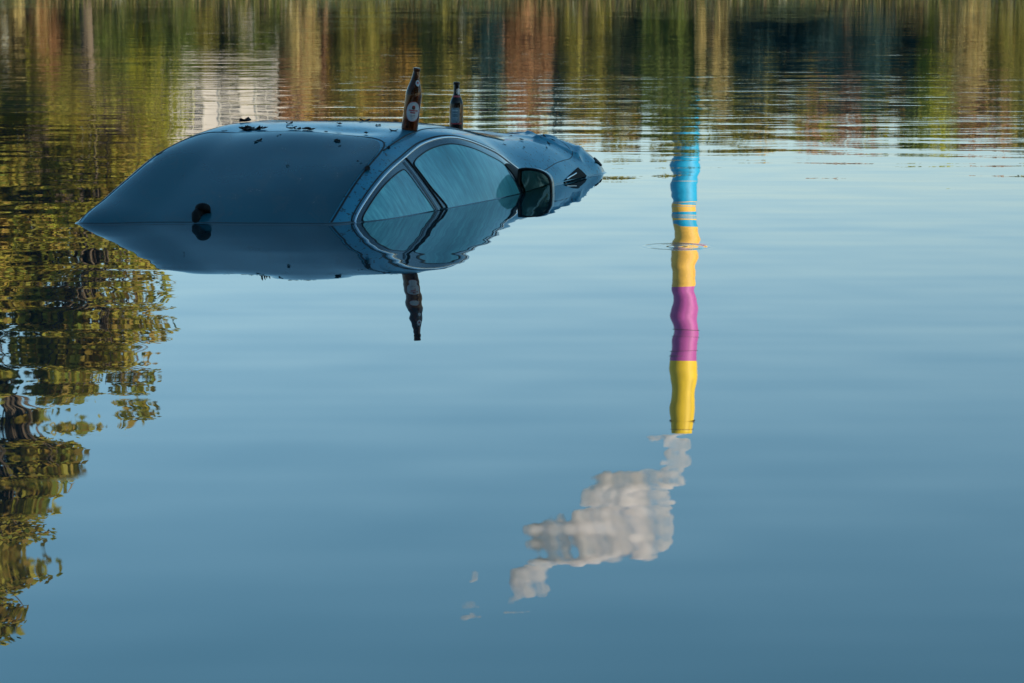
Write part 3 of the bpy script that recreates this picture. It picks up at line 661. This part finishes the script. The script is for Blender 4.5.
    f = [(i*n+k, i*n+(k+1) % n, (i+1)*n+(k+1) % n, (i+1)*n+k) for i in range(len(rings)-1) for k in range(n)]
    mr.add(v, f); mh = mr.build('side_mirror', PAINT, root); P(mh)
    fr = MB(); v = []
    for s, d in ((1.004, -.008), (1.006, .006), (.93, .008), (.84, -.004)):
        for a, z in outl: v.append(mpt(cx+(a-cx)*s, cz+(z-cz)*s, d))
    fr.add(v, [(i*n+k, i*n+(k+1) % n, (i+1)*n+(k+1) % n, (i+1)*n+k) for i in range(3) for k in range(n)])
    P(fr.build('mirror_rim', RUBBER, mh))
    gl = MB(); v = [mpt(cx+.006+(a-cx)*.85, cz+(z-cz)*.85, .0005) for a, z in outl]; gl.add(v, [tuple(range(n))])
    MG = plain('mirror_glass', (.13, .18, .17), .03, metal=1.0); P(gl.build('mirror_glass', MG, mh, False))
    arm = MB(); arm.tube([mpt(-.09, .01, -.05), mpt(-.04, .016, -.045), mpt(.04, .02, -.04)], [.022, .02, .03], 12); P(arm.build('mirror_arm', BLKPL, mh))
    # rear wiper spindle
    k0 = Vector(to3((.012, -1.36), .0)); nrm = (Vector(to3((.012, -1.36), .02))-k0).normalized()
    kb = MB(); kb.lathe([(.0, -.01), (.030, -.01), (.030, .010), (.027, .018), (.018, .024), (.006, .026), (0, .026)], 24)
    for i, p in enumerate(kb.v): kb.v[i] = tuple(Matrix.Rotation(R(-30), 3, 'X') @ Vector(p))
    for i, p in enumerate(kb.v): kb.v[i] = tuple(Vector(p)+k0+Vector((0, -.004, .012)))
    wk = kb.build('rear_wiper', BLKPL, root); P(wk)
    ab = MB(); ab.tube([k0+Vector((-.004, .0, .016)), k0+Vector((-.022, -.028, -.002)), k0+Vector((-.020, -.07, -.05))], [.022, .019, .015], 10); P(ab.build('wiper_arm', BLKPL, wk))
    for o in parts:
        o.data.transform(off)
    return root
build_car()

# ------------------------------------------------------------------ bottles
def brown_glass(name, col):
    m = NT(name); m.setp(Base_Color=(*col, 1), Roughness=.08, IOR=1.33, Transmission_Weight=.55); return m.m
LABELW = plain('paper_label_white', (.36, .40, .44), .6, var=.12, vscale=90); LRED = plain('label_red', (.28, .02, .03), .5); LBRN = plain('label_dark', (.07, .03, .02), .5)
LBLUE = plain('label_blue_grey', (.09, .14, .17), .5, var=.25, vscale=120); FOIL = plain('neck_foil', (.22, .25, .28), .4, metal=.6, var=.2, vscale=90)
def on_cyl(rf, ang0, pts, lift, faces, name, mat, parent):
    """flat outline pts (s, z) wrapped round the bottle; rf(z) = bottle radius"""
    v = [((rf(z)+lift)*math.sin(ang0+s/rf(z)), -(rf(z)+lift)*math.cos(ang0+s/rf(z)), z) for s, z in pts]
    return mesh_obj(name, v, faces, mat, parent)
def disc(cs, cz, a, b, rings=6, n=40, sq=2.0):
    pts = [(cs, cz)]; f = []
    for r in range(1, rings+1):
        for k in range(n):
            t = 2*math.pi*k/n; c, s = math.cos(t), math.sin(t); e = 2/sq
            pts.append((cs+a*r/rings*math.copysign(abs(c)**e, c), cz+b*r/rings*math.copysign(abs(s)**e, s)))
    for k in range(n): f.append((0, 1+k, 1+(k+1) % n))
    for r in range(rings-1):
        for k in range(n): f.append((1+r*n+k, 1+(r+1)*n+k, 1+(r+1)*n+(k+1) % n, 1+r*n+(k+1) % n))
    return pts, f
def bars(rows):
    pts = []; f = []
    for s0, s1, z0, z1 in rows:
        for i in range(3):
            n = len(pts); a = s0+(s1-s0)*i/3; b = s0+(s1-s0)*(i+1)/3
            pts += [(a, z0), (b, z0), (b, z1), (a, z1)]; f.append((n, n+1, n+2, n+3))
    return pts, f
def bottle(name, loc, rot, prof, col, label, S=1.0):
    r = empty(name, loc, rot, label, 'bottle', 'beer bottles standing on the car'); r.scale = (S, S, S)
    b = MB(); inner = [(max(.0005, q[0]-.0035), q[1]) for q in prof[::-1] if q[1] > .012]; inner[-1] = (inner[-1][0], .014)
    b.lathe([(0.0005, .003)]+prof+[(prof[-1][0]-.004, prof[-1][1]+.0005), (.0005, prof[-1][1]+.0005)], 40); g = b.build('glass', brown_glass(name+'_glass', col), r)
    def rf(z):
        for (r0, z0), (r1, z1) in zip(prof, prof[1:]):
            if z0 <= z <= z1 and z1 > z0: return r0+(r1-r0)*(z-z0)/(z1-z0)
        return prof[-1][0]
    return r, rf
SHADE = .02
prof1 = [(.026, 0), (.0325, .003), (.034, .010), (.034, .145), (.0335, .155), (.031, .168), (.026, .186), (.020, .205), (.0155, .225), (.0135, .245), (.0130, .249), (.0150, .250), (.0150, .2585), (.0130, .260)]
B1 = Vector(to3((1.108, .80))); b1, rf = bottle('beer_bottle', B1+Vector((0, 0, -.003)), (R(2), R(7.4), 0), prof1, (.055, .014, .003), 'taller brown beer bottle leaning right, white oval label, on the car roof edge')
a0 = .22
pts, f = disc(0, .082, .0300, .042, sq=2.1); lb = on_cyl(rf, a0, pts, .0004, f, 'label', LABELW, b1)
# narrow red rim of the oval
n = 60; rp = []; rfc = []
for k in range(n):
    t = 2*math.pi*k/n
    for q in (1.0, .955): rp.append((.0300*q*math.cos(t), .082+.042*q*math.sin(t)))
for k in range(n): a, b = 2*k, 2*((k+1) % n); rfc.append((a, b, b+1, a+1))
on_cyl(rf, a0, rp, .0006, rfc, 'label_rim', LRED, lb)
on_cyl(rf, a0, *(lambda q: (q[0], .0007, q[1]))(disc(0, .098, .0072, .0075, 3, 20, 3.0)), name='emblem', mat=LBRN, parent=lb)
on_cyl(rf, a0, *(lambda q: (q[0], .0009, q[1]))(disc(0, .1035, .0052, .004, 3, 16, 2.5)), name='emblem', mat=LRED, parent=lb)
row = [(x, x+.0034, .0835, .0895) for x in (-.019, -.0145, -.010, -.0055, -.001, .0035, .008, .0125, .0165)] + [(x, x+.0034, .0745, .0805) for x in (-.012, -.0075, -.003, .0015, .006)]
p, f2 = bars(row); on_cyl(rf, a0, p, .0007, f2, 'lettering', LRED, lb)
p, f2 = bars([(-.012, .010, .066, .0675), (-.009, .012, .0605, .0618), (-.008, .006, .055, .056)]); on_cyl(rf, a0, p, .0007, f2, 'small_print', LBRN, lb)
pts, f = disc(0, .199, .0095, .0125, 4, 30); nl = on_cyl(rf, .55, pts, .0006, f, 'neck_label', LABELW, b1)
on_cyl(rf, .55, *(lambda q: (q[0], .0010, q[1]))(disc(0, .201, .0042, .0045, 2, 14, 3)), name='emblem', mat=LRED, parent=nl)

prof2 = [(.024, 0), (.0295, .003), (.0305, .010), (.0305, .130), (.029, .140), (.0245, .152), (.019, .163), (.0155, .174), (.0140, .186), (.0130, .219), (.0128, .2195), (.0148, .220), (.0148, .2285), (.0128, .230)]
B2 = Vector(to3((2.78, -.89))); b2, rf2 = bottle('beer_bottle', B2+Vector((0, 0, -.006)), (R(-1), R(.6), 0), prof2, (.012, .004, .002), 'smaller brown longneck beer bottle with blue grey label, standing on the bonnet', 1.06)
pts, f = disc(-.002, .083, .021, .034, 6, 40, 7); l2 = on_cyl(rf2, -.10, pts, .0005, f, 'label', LBLUE, b2)
p, f2 = bars([(-.015, .011, .101, .107), (-.013, .008, .090, .0925), (-.014, .010, .070, .0735), (-.010, .007, .062, .064)]); on_cyl(rf2, -.10, p, .0008, f2, 'lettering', LABELW if False else plain('label_pale', (.26, .33, .37), .5), l2)
bt, bf = disc(0, .046, .0285, .0035, 3, 40, 8); on_cyl(rf2, -.05, bt, .0005, bf, 'red_band', LRED, b2)
bt, bf = disc(0, .1665, .018, .004, 3, 40, 8); on_cyl(rf2, 0, bt, .0012, bf, 'neck_band', LRED, b2)
bt, bf = disc(.002, .188, .0105, .0135, 4, 24, 2.2); on_cyl(rf2, .5, bt, .0006, bf, 'neck_label', FOIL, b2)
for bb, rr, zt in ((b1, .0155, .2605), (b2, .0153, .2305)):
    pass

# ------------------------------------------------------------------ wet leaves and bits of dirt on the car
WET = plain('wet_dark_leaf', (.014, .010, .007), .55, var=.5, vscale=60, ior=1.25)
def wet_leaf(seed, size, P, nrm, label, curl=1.0):
    rs = np.random.RandomState(seed); nu_, nv = 9, 5; v = []; f = []
    rot = rs.uniform(0, 6.28); kx, ky = rs.uniform(.3, 1.1)*curl, rs.uniform(-.8, 1.2)*curl
    asp = rs.uniform(.4, .75)
    for side in (1, -1):
        for i in range(nu_):
            s = -1+2*i/(nu_-1); w = (1-s*s)**.6*asp*(1+.25*math.sin(9*s+seed))
            for j in range(nv):
                q = -1+2*j/(nv-1); x = s; y = q*w
                z = .28*kx*s*s+.35*ky*abs(q)*w+.08*rs.uniform(-1, 1)*(0 if side == -1 else 1)
                v.append([x, y, z+(.05 if side == 1 else 0)])
    for sd in (0, 1):
        b = sd*nu_*nv
        for i in range(nu_-1):
            for j in range(nv-1):
                q = (b+i*nv+j, b+i*nv+j+1, b+(i+1)*nv+j+1, b+(i+1)*nv+j); f.append(q if sd else q[::-1])
    m = nrm.to_track_quat('Z', 'Y').to_matrix() @ Matrix.Rotation(rot, 3, 'Z')
    vv = [m @ (Vector(p)*size) for p in v]
    o = mesh_obj('wet_leaf', vv, f, WET); o.location = P
    tag(o, label, 'leaf', 'dead leaves and dirt on the car')
LEAVES = [
 (.885,-2.05,.020,'dark crumpled leaf in the large clump at the left of the roof seam'),
 (.892,-1.93,.022,'topmost dark leaf of the large clump on the left roof edge'),
 (.872,-1.86,.017,'right hand leaf of the large clump left on the roof'),
 (.862,-2.00,.014,'small leaf at the front foot of the large roof clump'),
 (.905,-2.12,.015,'leftmost leaf of the large clump on the roof'),
 (.880,-1.76,.014,'thin leaf trailing right from the large roof clump'),
 (1.16,-2.62,.024,'flat dark leaf lying on the far left rim of the roof'),
 (.645,-1.46,.014,'round dark crumb on the rear window just below the big clump'),
 (.720,-1.22,.010,'small flat leaf on the rear window, right of the round crumb'),
 (.872,-1.24,.014,'dark leaf on the roof seam, left one of the middle pair'),
 (.862,-1.12,.011,'small leaf between the middle pair on the roof seam'),
 (.885,-.98,.018,'dark leaf on the roof seam, right one of the middle pair'),
 (.868,-.90,.012,'short leaf at the right end of the middle roof group'),
 (.700,-.08,.013,'oblong leaf on the rear window under the middle of the roof'),
 (.652,.06,.005,'tiny speck beneath the oblong leaf on the rear window'),
 (1.40,-.70,.018,'leaf sticking up at the top outline of the roof, left of the taller bottle'),
 (.912,.16,.013,'round dark leaf on the roof seam near the taller bottle'),
 (1.20,-.10,.010,'pale edged leaf on the roof between seam leaf and taller bottle'),
 (1.02,.60,.012,'leaf at the foot of the taller bottle on its left'),
 (.505,.73,.010,'small flat leaf low on the right of the rear window'),
 (.465,1.02,.013,'dark leaf caught on the right rear pillar seam'),
 (.735,1.10,.009,'bit of leaf on the rear pillar above the chrome trim'),
 (.275,-2.15,.006,'tiny dark spot at the lower left of the rear window'),
 (.46,-2.90,.013,'dark leaf stuck on the left edge of the rear window'),
 (2.655,.95,.026,'dark leaf lying across the front edge of the bonnet'),
 (2.15,1.32,.007,'dark speck on the bonnet behind the mirror'),
 (2.40,1.45,.006,'dark speck on the middle of the bonnet'),
 (2.43,.60,.007,'dark speck near the top outline of the bonnet'),
 (1.95,1.20,.006,'dark speck at the foot of the windscreen'),
 (.80,-2.35,.010,'small dark leaf on the roof seam left of the large clump'),
 (.845,-.55,.010,'small dark leaf on the middle of the roof seam'),
 (1.05,-1.55,.012,'dark leaf on the roof behind the gap between clump and middle group'),
 (1.12,-.75,.011,'small leaf on the roof behind the right end of the middle group'),
 (.58,-1.95,.008,'small dark bit on the upper left of the rear window'),
 (.42,-.55,.007,'lone dark bit on the middle of the rear window'),
 (.33,.35,.007,'small dark bit low on the right half of the rear window'),
 (.66,-.55,.006,'tiny dark bit on the rear window left of the oblong leaf'),
 (2.30,.95,.010,'small dark leaf on the bonnet behind the shorter bottle'),
 (2.52,1.25,.008,'dark bit near the front corner of the bonnet'),
]
for i, (u, t, s, lab) in enumerate(LEAVES):
    P = Vector(to3((u, t), .002)); n = (Vector(to3((u, t), .02))-P).normalized()
    wet_leaf(100+i, s*(1.8 if .85 < u < .93 and t < -.8 else 1.5), P, n, lab, 1.5)
# bits hanging at the far right of the bonnet outline

# ------------------------------------------------------------------ the water creeping up a few millimetres where it wets the car
def meniscus():
    path = []
    def zero(f, a, b):
        fa = f(a)
        if fa*f(b) > 0: return None
        for _ in range(30):
            m = (a+b)/2
            if fa*f(m) <= 0: b = m
            else: a = m; fa = f(a)
        return (a+b)/2
    for t in np.linspace(-3.25, 2.5, 260):
        u = zero(lambda q: car_pt(q, t)[2], -.7, .62)
        if u is not None: path.append((u, t))
    u0 = path[-1][0]
    for u in np.linspace(u0+.01, 2.9, 240):
        t = zero(lambda q: car_pt(u, q)[2], 2.0, 3.3)
        if t is not None: path.append((u, t))
    P = [Vector(to3(p)) for p in path]; v = []; f = []
    ctr = Vector((-.6, 12, 0))
    for i, p in enumerate(P):
        a = P[max(i-1, 0)]; b = P[min(i+1, len(P)-1)]; d = (b-a); n = Vector((d.y, -d.x, 0)).normalized()
        if n.dot(p-ctr) < 0: n = -n
        v += [p-n*.005+Vector((0, 0, .0068)), p+n*.0015+Vector((0, 0, .0042)), p+n*.005+Vector((0, 0, .0018)), p+n*.012+Vector((0, 0, -.0003))]
    for i in range(len(P)-1):
        for j in range(3): f.append((i*4+j, i*4+j+1, (i+1)*4+j+1, (i+1)*4+j))
    tag(mesh_obj('water', v, f, WATER[0]), 'thin raised water edge where the pond wets the car', None, None, 'structure')
meniscus()
